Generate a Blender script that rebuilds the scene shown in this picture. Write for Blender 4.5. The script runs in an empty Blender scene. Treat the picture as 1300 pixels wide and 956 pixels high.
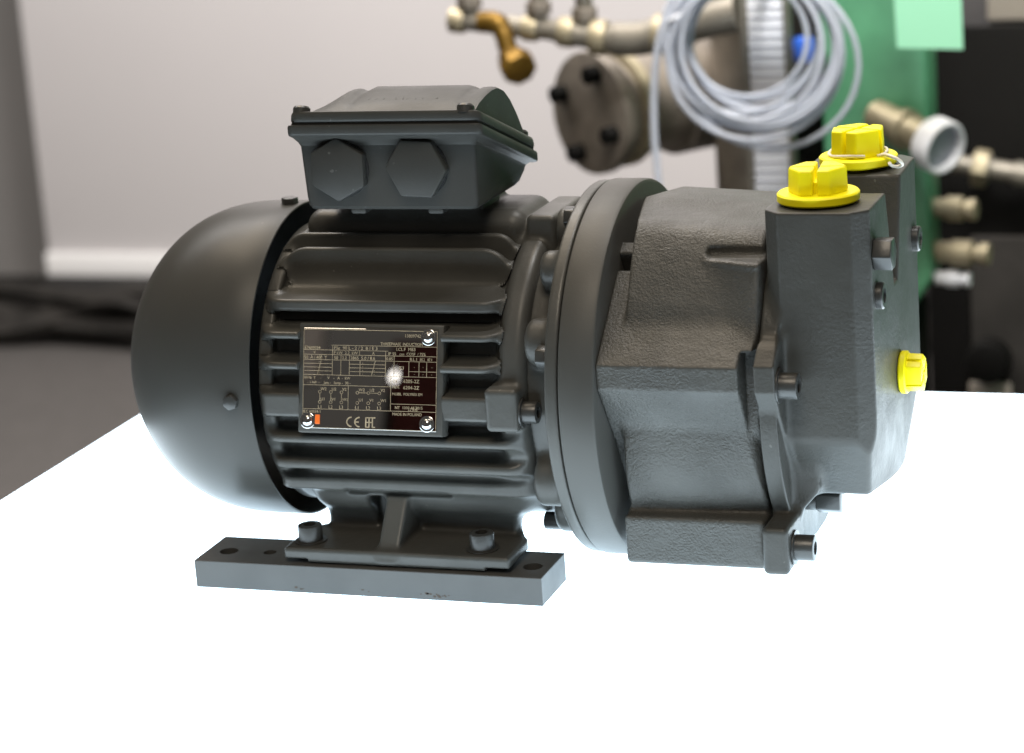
import bpy, bmesh, math, random
import numpy as np
from mathutils import Vector, Matrix

random.seed(4)
S = bpy.context.scene
COL = S.collection
D = bpy.data

# ------------------------------------------------------------------ camera
cam = D.cameras.new('camera')
cam_ob = D.objects.new('camera', cam); COL.objects.link(cam_ob)
CAM_M = [[0.9422580, -0.0185010, 0.3343764, 0.622812],
         [0.3275868, 0.2582751, -0.9088349, -1.166986],
         [-0.0695468, 0.9658942, 0.2494224, 0.461622],
         [0, 0, 0, 1]]
cam_ob.matrix_world = Matrix(CAM_M)
cam.sensor_width = 36.0
cam.lens = 89.0769
cam.shift_x = 0.0
cam.shift_y = -45.0/1300.0
cam.clip_start = 0.05
cam.clip_end = 60.0
cam.dof.use_dof = True
cam.dof.focus_distance = 1.30
cam.dof.aperture_fstop = 8.7
cam.dof.aperture_blades = 8
S.camera = cam_ob

# ------------------------------------------------------------------ world, lamps, exposure
W = D.worlds.new('World'); S.world = W; W.use_nodes = True
bg = W.node_tree.nodes['Background']
bg.inputs[0].default_value = (1.0, 0.93, 0.84, 1); bg.inputs[1].default_value = 0.095

def area(name, loc, size, energy, color, target=(0.1, 0.1, 0.1), sy=None):
    l = D.lights.new(name, 'AREA'); l.energy = energy; l.color = color
    l.shape = 'RECTANGLE'; l.size = size; l.size_y = sy or size
    o = D.objects.new(name, l); COL.objects.link(o); o.location = loc
    d = Vector(target) - Vector(loc); o.rotation_euler = d.to_track_quat('-Z', 'Y').to_euler()
    return o
area('ceiling_lamp', (-0.9, 0.9, 3.3), 1.8, 74, (1.0, 0.84, 0.64))
area('ceiling_lamp_front', (0.5, -1.9, 3.2), 1.4, 62, (1.0, 0.87, 0.70))
area('wall_fill_light', (-1.1, 1.9, 2.5), 2.6, 200, (1.0, 0.975, 0.97), target=(-1.1, 4.0, -0.1))  # added fill that brightens the partition, turned away from the motor
area('machine_fill_light', (0.5, 0.35, 1.6), 0.5, 75, (1.0, 0.97, 0.94), target=(0.2, 1.6, 1.2))  # added fill, no real fixture, to brighten the machine behind the table
S.view_settings.view_transform = 'Standard'
S.view_settings.look = 'None'
S.view_settings.exposure = 0.0
S.view_settings.gamma = 1.0
S.render.engine = 'CYCLES'

# ------------------------------------------------------------------ materials
def mat(name, col, rough=0.5, metal=0.0, bump=None, var=0.0, vscale=20, spec=0.5, coat=0.0, rvar=0.0, emit=None, trans=0.0, ior=1.5, alpha=1.0, speck=0.0):
    m = D.materials.new(name); m.use_nodes = True
    nt = m.node_tree; b = nt.nodes['Principled BSDF']
    b.inputs['Base Color'].default_value = (*col, 1); b.inputs['Roughness'].default_value = rough
    b.inputs['Metallic'].default_value = metal; b.inputs['Specular IOR Level'].default_value = spec
    b.inputs['Coat Weight'].default_value = coat; b.inputs['IOR'].default_value = ior
    b.inputs['Transmission Weight'].default_value = trans; b.inputs['Alpha'].default_value = alpha
    tc = nt.nodes.new('ShaderNodeTexCoord')
    def noise(sc, det=4, rg=0.55):
        n = nt.nodes.new('ShaderNodeTexNoise'); n.inputs['Scale'].default_value = sc; n.inputs['Detail'].default_value = det
        n.inputs['Roughness'].default_value = rg
        nt.links.new(tc.outputs['Object'], n.inputs['Vector']); return n
    def ramp(src, lo, hi, a, b_):
        r = nt.nodes.new('ShaderNodeMapRange'); r.inputs['From Min'].default_value = lo; r.inputs['From Max'].default_value = hi
        r.inputs['To Min'].default_value = a; r.inputs['To Max'].default_value = b_
        nt.links.new(src, r.inputs['Value']); return r.outputs[0]
    if var > 0:
        n = noise(vscale); f = ramp(n.outputs['Fac'], 0.3, 0.7, 1-var, 1+var)
        last = f
        if speck > 0:
            n2 = noise(260, 1); s = ramp(n2.outputs['Fac'], 0.76, 0.79, 0.0, 1.0)
            n3 = noise(14, 1); s3 = ramp(n3.outputs['Fac'], 0.5, 0.62, 0.0, speck)
            mu = nt.nodes.new('ShaderNodeMath'); mu.operation = 'MULTIPLY'; nt.links.new(s, mu.inputs[0]); nt.links.new(s3, mu.inputs[1])
            ad = nt.nodes.new('ShaderNodeMath'); ad.operation = 'ADD'; nt.links.new(f, ad.inputs[0]); nt.links.new(mu.outputs[0], ad.inputs[1]); last = ad.outputs[0]
        v = nt.nodes.new('ShaderNodeVectorMath'); v.operation = 'SCALE'; v.inputs[0].default_value = col
        nt.links.new(last, v.inputs['Scale']); nt.links.new(v.outputs[0], b.inputs['Base Color'])
    if rvar > 0:
        n = noise(vscale*1.7, 3); nt.links.new(ramp(n.outputs['Fac'], 0.3, 0.7, rough-rvar, rough+rvar), b.inputs['Roughness'])
    if bump:
        bp = nt.nodes.new('ShaderNodeBump'); bp.inputs['Distance'].default_value = bump[1]; bp.inputs['Strength'].default_value = bump[2] if len(bump) > 2 else 0.6
        n = noise(bump[0], 3, 0.6); h = n.outputs['Fac']
        if len(bump) > 3:   # broad casting unevenness added
            n2 = noise(bump[3], 2); mm = nt.nodes.new('ShaderNodeMath'); mm.operation = 'MULTIPLY_ADD'
            if len(bump) > 5:    # grain comes and goes over the casting
                n4 = noise(bump[5], 2); k4 = nt.nodes.new('ShaderNodeMath'); k4.operation = 'MULTIPLY'
                nt.links.new(h, k4.inputs[0]); nt.links.new(ramp(n4.outputs['Fac'], 0.38, 0.62, 0.45, 1.15), k4.inputs[1]); h = k4.outputs[0]
            nt.links.new(n2.outputs['Fac'], mm.inputs[0]); mm.inputs[1].default_value = bump[4]; nt.links.new(h, mm.inputs[2]); h = mm.outputs[0]
        nt.links.new(h, bp.inputs['Height']); nt.links.new(bp.outputs[0], b.inputs['Normal'])
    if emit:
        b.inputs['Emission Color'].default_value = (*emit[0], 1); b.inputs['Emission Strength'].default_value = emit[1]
    return m

GREY = (0.056, 0.0555, 0.0505)
M_SHEET = mat('satin_grey_sheet_paint', (0.043, 0.0425, 0.039), 0.37, spec=0.20, bump=(800, 0.00010, 0.30, 30, 1.5), var=0.08, vscale=9, rvar=0.04, speck=0.6)
M_CAST = mat('grey_paint_on_smooth_casting', GREY, 0.40, spec=0.36, bump=(420, 0.00035, 0.30, 60, 2.0), var=0.16, vscale=18, rvar=0.09, speck=1.2)
M_ROUGH = mat('grey_paint_on_sand_casting', GREY, 0.42, spec=0.38, bump=(760, 0.0012, 0.70, 150, 0.6, 28), var=0.18, vscale=22, rvar=0.08)
M_MACH = mat('grey_paint_on_machined_block', (0.048, 0.0475, 0.043), 0.40, spec=0.26, bump=(560, 0.0006, 0.45, 120, 0.7, 30), var=0.10, vscale=22, rvar=0.06, speck=1.5)
M_FLANGE = mat('grey_paint_on_turned_flange', (0.058, 0.057, 0.052), 0.46, spec=0.32, bump=(650, 0.0002, 0.3), var=0.08, vscale=16, rvar=0.05)
M_BAR = mat('grey_paint_on_flat_bar', (0.066, 0.066, 0.064), 0.46, spec=0.36, bump=(700, 0.00015, 0.3), var=0.10, vscale=30, rvar=0.05, speck=0.5)
M_BOLT = mat('grey_painted_bolt', (0.036, 0.036, 0.034), 0.32, bump=(500, 0.0002, 0.3), var=0.10, vscale=60)
M_BOX = mat('grey_paint_on_pressure_casting', (0.047, 0.047, 0.0435), 0.46, spec=0.28, bump=(650, 0.00025, 0.35), var=0.14, vscale=20, rvar=0.05, speck=1.0)
M_DARK = mat('black_gasket', (0.008, 0.008, 0.008), 0.8)
M_PLATE = mat('polished_steel_plate', (0.50, 0.49, 0.48), 0.01, metal=1.0)
M_PRINT = mat('tan_plate_printing', (0.36, 0.29, 0.19), 0.6, var=0.25, vscale=300)
M_RIVET = mat('bright_steel_rivet', (0.6, 0.6, 0.6), 0.12, metal=1.0)
M_ORANGE = mat('orange_mark', (0.85, 0.16, 0.02), 0.4)
M_YEL = mat('yellow_plastic', (0.97, 0.88, 0.004), 0.42, spec=0.4, bump=(120, 0.0003, 0.2), var=0.04, vscale=40)
M_THREAD = mat('brass_thread', (0.25, 0.2, 0.1), 0.4, metal=0.6)
M_CORD = mat('off_white_cord', (0.72, 0.68, 0.6), 0.6)
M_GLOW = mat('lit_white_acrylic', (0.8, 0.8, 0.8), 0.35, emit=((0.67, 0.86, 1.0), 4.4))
M_CAB = mat('white_laminate', (0.75, 0.75, 0.75), 0.5, var=0.03)
M_FLOOR = mat('grey_brown_carpet', (0.072, 0.066, 0.062), 0.95, bump=(300, 0.003, 0.6), var=0.14, vscale=55)
M_WALL = mat('dark_grey_wall', (0.18, 0.172, 0.165), 0.85, var=0.05, vscale=2)
M_PANEL = mat('pale_grey_fabric_panel', (0.575, 0.552, 0.552), 0.9, var=0.02, vscale=1.2, bump=(300, 0.001, 0.3))
M_TRIM = mat('white_trim', (0.8, 0.79, 0.78), 0.5)
M_BLACK = mat('black_rubber', (0.0035, 0.0033, 0.003), 0.6, spec=0.12, var=0.3, vscale=6)
M_CAMO = mat('blackened_equipment_cover', (0.022, 0.020, 0.018), 0.7, spec=0.2, var=0.5, vscale=8)
M_STEEL = mat('weathered_steel', (0.20, 0.175, 0.145), 0.5, metal=0.5, var=0.25, vscale=30, bump=(60, 0.002, 0.3), rvar=0.1)
M_GALV = mat('dull_galvanised_steel', (0.19, 0.175, 0.145), 0.5, metal=0.5, var=0.2, vscale=40)
M_BRASS = mat('tarnished_brass', (0.15, 0.085, 0.012), 0.45, metal=0.7, var=0.35, vscale=45)
M_NICK = mat('pale_nickel_brass', (0.32, 0.28, 0.19), 0.5, metal=0.6, var=0.2, vscale=60)
M_GREEN = mat('green_tank_paint', (0.085, 0.27, 0.145), 0.36, var=0.3, vscale=9)
M_PAPER = mat('pale_green_paper', (0.28, 0.62, 0.41), 0.7)
M_WHITE = mat('white_gauge_face', (0.88, 0.90, 0.94), 0.4)
M_TICK = mat('grey_gauge_tick', (0.35, 0.36, 0.42), 0.6)
M_HOSE = mat('milky_plastic_hose', (0.58, 0.62, 0.70), 0.25, trans=0.4, ior=1.3, var=0.08, vscale=20)
M_BLUE = mat('blue_plastic', (0.03, 0.12, 0.55), 0.35)
M_CAPW = mat('frosted_plastic_cap', (0.74, 0.76, 0.80), 0.35, trans=0.15)
M_CAPIN = mat('grey_cap_inside', (0.30, 0.33, 0.38), 0.5)
M_BEIGE = mat('beige_sheet_panel', (0.30, 0.27, 0.23), 0.6)

# ------------------------------------------------------------------ object helpers
def link(name, me, parent=None, m=None, smooth=False):
    o = D.objects.new(name, me); COL.objects.link(o)
    if m is not None and not me.materials: me.materials.append(m)
    if parent: o.parent = parent
    if smooth:
        me.polygons.foreach_set('use_smooth', [True]*len(me.polygons))
    return o

def tag(o, label=None, cat=None, group=None, kind=None):
    if label: o['label'] = label
    if cat: o['category'] = cat
    if group: o['group'] = group
    if kind: o['kind'] = kind
    return o

def thing(name, loc, label, cat, group=None):
    o = D.objects.new(name, None); COL.objects.link(o); o.location = loc
    o.empty_display_size = 0.02
    bpy.context.view_layer.update()
    return tag(o, label, cat, group)

def bevel(bm, w, seg=2, ang=25):
    es = [e for e in bm.edges if len(e.link_faces) == 2 and e.calc_face_angle(0) > math.radians(ang)]
    if es and w > 0:
        bmesh.ops.bevel(bm, geom=es, offset=w, segments=seg, profile=0.5, affect='EDGES', clamp_overlap=True)

def fin_bm(name, bm, parent, m, smooth_angle=35, origin=None):
    """link a bmesh given in world coordinates under a parent"""
    bmesh.ops.recalc_face_normals(bm, faces=bm.faces); bm.normal_update()
    if parent is not None:
        bm.transform(Matrix.Translation(-Vector(parent_origin(parent))))
    elif origin is not None:
        bm.transform(Matrix.Translation(-Vector(origin)))
    for e in bm.edges:
        if len(e.link_faces) == 2:
            e.smooth = e.calc_face_angle(0) < math.radians(smooth_angle)
    for f in bm.faces: f.smooth = any(e.smooth for e in f.edges)
    me = D.meshes.new(name); bm.to_mesh(me); bm.free()
    o = link(name, me, parent, m)
    if parent is None and origin is not None: o.location = origin
    return o

def parent_origin(p):
    v = Vector(p.location); q = p.parent
    while q: v += Vector(q.location); q = q.parent
    return v

def box(bm, x0, x1, y0, y1, z0, z1):
    r = bmesh.ops.create_cube(bm, size=1.0)
    for v in r['verts']:
        v.co = Vector(((x0+x1)/2 + v.co.x*(x1-x0), (y0+y1)/2 + v.co.y*(y1-y0), (z0+z1)/2 + v.co.z*(z1-z0)))
    return r['verts']

def part_box(name, parent, m, x0, x1, y0, y1, z0, z1, bev=0.001, seg=2, rot=None, origin=None):
    bm = bmesh.new(); vs = box(bm, x0, x1, y0, y1, z0, z1)
    bevel(bm, bev, seg)
    if rot: bm.transform(rot)
    return fin_bm(name, bm, parent, m, origin=origin)

def frame_to(axis):
    a = Vector(axis).normalized()
    return a.to_track_quat('Z', 'Y').to_matrix().to_4x4()

def lathe(bm, prof, p, axis=(0, 0, 1), n=48, roll=0.0):
    """revolve (r, h) profile round axis through p; closes on the axis where r = 0"""
    T = Matrix.Translation(Vector(p)) @ frame_to(axis) @ Matrix.Rotation(roll, 4, 'Z')
    rings = []
    for r, h in prof:
        if r <= 1e-7: rings.append([bm.verts.new(T @ Vector((0, 0, h)))])
        else: rings.append([bm.verts.new(T @ Vector((r*math.cos(2*math.pi*k/n), r*math.sin(2*math.pi*k/n), h))) for k in range(n)])
    for a, b in zip(rings, rings[1:]):
        for k in range(n):
            k2 = (k+1) % n
            if len(a) == 1 and len(b) == 1: continue
            if len(a) == 1: bm.faces.new((a[0], b[k], b[k2]))
            elif len(b) == 1: bm.faces.new((a[k], a[k2], b[0]))
            else: bm.faces.new((a[k], a[k2], b[k2], b[k]))

def part_lathe(name, parent, m, prof, p, axis=(0, 0, 1), n=48, roll=0.0, ang=35, origin=None):
    bm = bmesh.new(); lathe(bm, prof, p, axis, n, roll); return fin_bm(name, bm, parent, m, ang, origin=origin)

def rprof(r, h0, h1, c=0.0006):
    """closed cylinder profile with softened rims"""
    return [(0, h0), (r-c, h0), (r-c*0.3, h0+c*0.3), (r, h0+c), (r, h1-c), (r-c*0.3, h1-c*0.3), (r-c, h1), (0, h1)]

def hexa(bm, p, axis, af, h0, h1, roll=0.0, bev=0.0008, seg=2, n=6):
    """prism with n sides, across-corner radius from across flats"""
    T = Matrix.Translation(Vector(p)) @ frame_to(axis) @ Matrix.Rotation(roll, 4, 'Z')
    R = af/2/math.cos(math.pi/n)
    lo = [bm.verts.new(T @ Vector((R*math.cos(2*math.pi*k/n), R*math.sin(2*math.pi*k/n), h0))) for k in range(n)]
    hi = [bm.verts.new(T @ Vector((R*math.cos(2*math.pi*k/n), R*math.sin(2*math.pi*k/n), h1))) for k in range(n)]
    bm.faces.new(lo[::-1]); bm.faces.new(hi)
    for k in range(n): bm.faces.new((lo[k], lo[(k+1) % n], hi[(k+1) % n], hi[k]))
    bmesh.ops.recalc_face_normals(bm, faces=bm.faces)
    bevel(bm, bev, seg, 20)

def tube_mesh(bm, pts, r, n=10, closed=False):
    pts = [Vector(p) for p in pts]; N = len(pts); rings = []
    t0 = (pts[1]-pts[0]).normalized(); up = Vector((0, 0, 1)) if abs(t0.z) < 0.9 else Vector((1, 0, 0))
    nrm = t0.cross(up).normalized()
    for i, p in enumerate(pts):
        a = pts[i-1] if (i > 0 or closed) else pts[0]; b = pts[(i+1) % N] if (i < N-1 or closed) else pts[-1]
        t = (b-a).normalized(); nrm = (nrm - t*nrm.dot(t)).normalized(); bn = t.cross(nrm)
        rr = r[i] if isinstance(r, (list, tuple)) else r
        rings.append([bm.verts.new(p + (nrm*math.cos(2*math.pi*k/n) + bn*math.sin(2*math.pi*k/n))*rr) for k in range(n)])
    M = N if closed else N-1
    for i in range(M):
        a, b = rings[i], rings[(i+1) % N]
        for k in range(n): bm.faces.new((a[k], a[(k+1) % n], b[(k+1) % n], b[k]))
    if not closed:
        bm.faces.new(rings[0][::-1]); bm.faces.new(rings[-1])

def smooth_pts(ps, sub=8):
    out = []; P = [Vector(p) for p in ps]
    for i in range(len(P)-1):
        p0 = P[max(i-1, 0)]; p1 = P[i]; p2 = P[i+1]; p3 = P[min(i+2, len(P)-1)]
        for k in range(sub):
            t = k/sub
            out.append(0.5*((2*p1) + (p2-p0)*t + (2*p0-5*p1+4*p2-p3)*t*t + (3*p1-p0-3*p2+p3)*t**3))
    out.append(P[-1]); return out

# ------------------------------------------------------------------ casting shapes as distance fields
f32 = np.float32
def s_box(x, y, z, x0, x1, y0, y1, z0, z1, r=0.0):
    dx = np.abs(x-(x0+x1)/2) - ((x1-x0)/2-r); dy = np.abs(y-(y0+y1)/2) - ((y1-y0)/2-r); dz = np.abs(z-(z0+z1)/2) - ((z1-z0)/2-r)
    o = np.sqrt(np.maximum(dx, 0)**2 + np.maximum(dy, 0)**2 + np.maximum(dz, 0)**2)
    return o + np.minimum(np.maximum(dx, np.maximum(dy, dz)), 0) - r
def s_cylx(x, y, z, x0, x1, yc, zc, rad, r=0.0, slope=0.0):
    q = np.sqrt((y-yc)**2 + (z-zc)**2); R_ = rad + slope*(x-x0)
    d1 = q - (R_-r); d2 = np.abs(x-(x0+x1)/2) - ((x1-x0)/2-r)
    o = np.sqrt(np.maximum(d1, 0)**2 + np.maximum(d2, 0)**2)
    return o + np.minimum(np.maximum(d1, d2), 0) - r
def smin(a, b, k):
    h = np.maximum(k - np.abs(a-b), 0)/k
    return np.minimum(a, b) - h*h*k*0.25
def smax(a, b, k): return -smin(-a, -b, k)
def plane(y, z, py, pz, ny, nz):
    l = math.hypot(ny, nz); return ((y-py)*ny + (z-pz)*nz)/l

def sdf_object(name, fn, lo, hi, h, parent, m, flipy=False):
    """surface nets over a distance field, vertices pulled on to the surface"""
    xs = np.arange(lo[0], hi[0]+h, h, dtype=f32)[:, None, None]; ys = np.arange(lo[1], hi[1]+h, h, dtype=f32)[None, :, None]; zs = np.arange(lo[2], hi[2]+h, h, dtype=f32)[None, None, :]
    F = fn(xs, ys, zs); F = np.broadcast_to(F, (xs.size, ys.size, zs.size)).astype(f32)
    I = F < 0
    nx, ny, nz = F.shape
    cnt = np.zeros((nx-1, ny-1, nz-1), np.int8)
    for a in (0, 1):
        for b in (0, 1):
            for c in (0, 1): cnt += I[a:nx-1+a, b:ny-1+b, c:nz-1+c]
    act = (cnt > 0) & (cnt < 8)
    ci = np.argwhere(act); idx = np.full(act.shape, -1, np.int32); idx[act] = np.arange(len(ci))
    acc = np.zeros((len(ci), 3)); num = np.zeros(len(ci))
    cor = [(a, b, c) for a in (0, 1) for b in (0, 1) for c in (0, 1)]
    for p in cor:
        for ax in range(3):
            if p[ax] == 1: continue
            q = list(p); q[ax] = 1
            f0 = F[ci[:, 0]+p[0], ci[:, 1]+p[1], ci[:, 2]+p[2]].astype(float); f1 = F[ci[:, 0]+q[0], ci[:, 1]+q[1], ci[:, 2]+q[2]].astype(float)
            c = (f0 < 0) != (f1 < 0); t = np.where(c, f0/np.where(c, f0-f1, 1), 0)
            P_ = np.array(p, float)[None, :].repeat(len(ci), 0); P_[:, ax] += t
            acc += P_*c[:, None]; num += c
    V = (ci + acc/np.maximum(num, 1)[:, None])*h + np.array([xs.flat[0], ys.flat[0], zs.flat[0]])
    for _ in range(3):
        e = h*0.25
        f0 = fn(V[:, 0], V[:, 1], V[:, 2])
        g = np.stack([(fn(V[:, 0]+e*(j == 0), V[:, 1]+e*(j == 1), V[:, 2]+e*(j == 2)) - fn(V[:, 0]-e*(j == 0), V[:, 1]-e*(j == 1), V[:, 2]-e*(j == 2)))/(2*e) for j in range(3)], 1)
        gn = np.maximum((g**2).sum(1), 0.3)
        step = (f0/gn)[:, None]*g; ln = np.linalg.norm(step, axis=1, keepdims=True)
        V = V - step*np.minimum(1, 0.4*h/np.maximum(ln, 1e-12))
    Q = []
    for ax in range(3):
        sl0 = [slice(None)]*3; sl1 = [slice(None)]*3; sl0[ax] = slice(0, -1); sl1[ax] = slice(1, None)
        A = I[tuple(sl0)]; B = I[tuple(sl1)]; e = np.argwhere(A != B)
        u, v = [(1, 2), (2, 0), (0, 1)][ax]
        ok = (e[:, u] > 0) & (e[:, v] > 0) & (e[:, u] < F.shape[u]-1) & (e[:, v] < F.shape[v]-1); e = e[ok]
        ins = A[tuple(e.T)]
        def cell(du, dv):
            c = e.copy(); c[:, u] -= du; c[:, v] -= dv; return idx[c[:, 0], c[:, 1], c[:, 2]]
        q = np.stack([cell(1, 1), cell(0, 1), cell(0, 0), cell(1, 0)], 1)
        q[~ins] = q[~ins][:, ::-1]; Q.append(q)
    Q = np.concatenate(Q); Q = Q[(Q >= 0).all(1)]
    po = np.array(parent_origin(parent)) if parent else np.zeros(3)
    V = V - po
    me = D.meshes.new(name)
    me.vertices.add(len(V)); me.vertices.foreach_set('co', V.astype(f32).ravel())
    me.loops.add(Q.size); me.loops.foreach_set('vertex_index', Q.astype(np.int32).ravel())
    me.polygons.add(len(Q)); me.polygons.foreach_set('loop_start', np.arange(0, Q.size, 4, dtype=np.int32)); me.polygons.foreach_set('loop_total', np.full(len(Q), 4, np.int32))
    me.update(calc_edges=True); me.validate()
    return link(name, me, parent, m, smooth=True)

# ================================================================== the setting
def setting(name, bm, m):
    o = fin_bm(name, bm, None, m); return tag(o, kind='structure')
bm = bmesh.new(); box(bm, -9, 9, -6, 9, -0.95, -0.90); setting('floor', bm, M_FLOOR)
bm = bmesh.new(); box(bm, -9, 9, 4.30, 4.40, -0.90, 4.2); setting('back_wall', bm, M_WALL)

# pale partition panel before the wall, black cable trunk and cable heap at its foot
t = thing('partition_panel', (-1.2, 3.92, -0.9), 'pale grey partition panel with a white bottom rail, blurred far behind the motor', 'partition')
part_box('panel_face', t, M_PANEL, -2.375, 1.6, 3.90, 3.94, -0.770, 3.2, 0.004)
part_box('bottom_rail', t, M_TRIM, -2.375, 1.6, 3.885, 3.898, -0.792, -0.735, 0.003)
for x in (-2.3, -0.4, 1.5): part_box('foot', t, M_BLACK, x-0.04, x+0.04, 3.90, 4.00, -0.90, -0.776, 0.004)
t = thing('cable_duct', (-1.8, 3.80, -0.9), 'low black cable duct lying on the carpet below the pale panel', 'cable trunk')
part_box('casing', t, M_CAMO, -3.6, 1.2, 3.74, 3.87, -0.899, -0.80, 0.02)
part_box('lid', t, M_BLACK, -3.6, 1.2, 3.735, 3.875, -0.799, -0.785, 0.004)
rnd = random.Random(8)
bm = bmesh.new()
for k in range(7):
    x0 = -2.9 + rnd.random()*0.3; pts = [(x0 + j*0.22 + rnd.uniform(-.05, .05), 3.66 + rnd.uniform(-.04, .05), -0.87 + rnd.uniform(0, .11)) for j in range(10)]
    tube_mesh(bm, smooth_pts(pts, 5), 0.014 + 0.016*rnd.random(), 6)
o = fin_bm('cable_heap', bm, None, M_CAMO, origin=(-1.9, 3.66, -0.89)); tag(o, 'heap of black cables on the carpet in front of the black duct', 'cables')

# ================================================================== the lit display table
t = thing('light_table', (0.3, 0.09, -0.9), 'white display table with a glowing top that carries the motor pump', 'display table')
TX0, TX1, TY0, TY1 = -0.1965, 0.80, -0.236, 0.4165
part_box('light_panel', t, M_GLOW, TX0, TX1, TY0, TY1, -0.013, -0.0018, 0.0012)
part_box('cabinet', t, M_CAB, TX0+0.004, TX1-0.004, TY0+0.004, TY1-0.004, -0.885, -0.0135, 0.003)
part_box('plinth', t, M_BLACK, TX0+0.04, TX1-0.04, TY0+0.04, TY1-0.04, -0.8995, -0.886, 0.002)

# ================================================================== the motor pump
YC, ZC = 0.094, 0.103
P = thing('motor_pump', (0.19, YC, 0.0), 'dark grey electric motor with close-coupled vacuum pump standing on flat bars on the lit table', 'motor pump')

# --- two flat bars under the feet
def bar(y0, y1):
    bm = bmesh.new(); box(bm, 0, 0.2, y0, y1, -0.0015, 0.0141); bevel(bm, 0.0005, 2)
    o = fin_bm('mounting_bar', bm, P, M_BAR)
    for hx, r in ((0.0135, 0.0052), (0.0375, 0.0036), (0.190, 0.0052)):
        c = bmesh.new(); lathe(c, [(0, 0.006), (r, 0.006), (r, 0.02), (0, 0.02)], (hx, y0+0.0165 if r > .004 else y0+0.018, 0), n=32); bmesh.ops.recalc_face_normals(c, faces=c.faces)
        cut = fin_bm('cut', c, P, M_BAR); md = o.modifiers.new('b', 'BOOLEAN'); md.object = cut; md.operation = 'DIFFERENCE'; md.solver = 'EXACT'
        dg = bpy.context.evaluated_depsgraph_get(); me = D.meshes.new_from_object(o.evaluated_get(dg)); o.modifiers.clear(); o.data = me; D.objects.remove(cut)
    o.data.polygons.foreach_set('use_smooth', [False]*len(o.data.polygons)); o.data.name = 'mounting_bar'
    return o
bar(0.0, 0.040)
bar(0.148, 0.188)
M_CHIP = mat('brown_chip', (0.05, 0.035, 0.025), 0.8)
rc_ = random.Random(12); bm = bmesh.new()
for cx, cz, n_, sp in ((0.138, 0.0012, 9, 0.0075), (0.147, 0.0016, 3, 0.0015), (0.062, 0.0010, 4, 0.004), (0.100, 0.0008, 2, 0.003)):
    for _ in range(n_):
        x = cx + rc_.uniform(-sp, sp); z = cz + rc_.uniform(-0.0008, 0.0016); r = rc_.uniform(0.0003, 0.0010)
        vs = [bm.verts.new((x + r*1.6*math.cos(a)*rc_.uniform(.6, 1), -0.00006, z + r*math.sin(a)*rc_.uniform(.5, 1))) for a in [k*math.pi/3.5 for k in range(7)]]
        bm.faces.new(vs)
fin_bm('paint_chips', bm, P, M_CHIP)['kind'] = 'stuff'

# --- housing: barrel, rings, apron, pedestal, feet, lugs
def body_core(x, y, z):
    ya = np.abs(y-YC)                      # both sides alike
    zr = z-ZC
    f = s_cylx(x, y, z, 0.044, 0.190, YC, ZC, 0.0718, 0.002)
    f = smin(f, s_cylx(x, y, z, 0.178, 0.1925, YC, ZC, 0.0805, 0.005), 0.008)
    f = smin(f, s_cylx(x, y, z, 0.041, 0.049, YC, ZC, 0.078, 0.002), 0.004)
    return f, ya, zr
def body_low(x, y, z):
    f, ya, zr = body_core(x, y, z)
    ap = s_box(x, ya, zr, 0.058, 0.186, -0.066, 0.066, -0.068, -0.030, 0.012)
    f = smin(f, ap, 0.012)
    return f, ya, zr
def fin_solid(x, ya, zr, kind, pos, tip, half, x0=0.043, x1=0.1805, rc=0.012):
    if kind == 'h':    # horizontal fin at height pos, reaching out to tip
        u = ya; w = zr - pos
    else:              # upright fin at distance pos, reaching up to tip
        u = zr; w = ya - pos
    dx = np.abs(x-(x0+x1)/2) - ((x1-x0)/2 - rc); du = u - (tip - rc)
    prof = np.sqrt(np.maximum(dx, 0)**2 + np.maximum(du, 0)**2) + np.minimum(np.maximum(dx, du), 0) - rc
    hh = half + np.clip((tip-u)*0.05, 0, 0.0016)
    f = smax(prof, np.abs(w) - hh, 0.0022)
    return smax(f, 0.03-u, 0.001)

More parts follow.
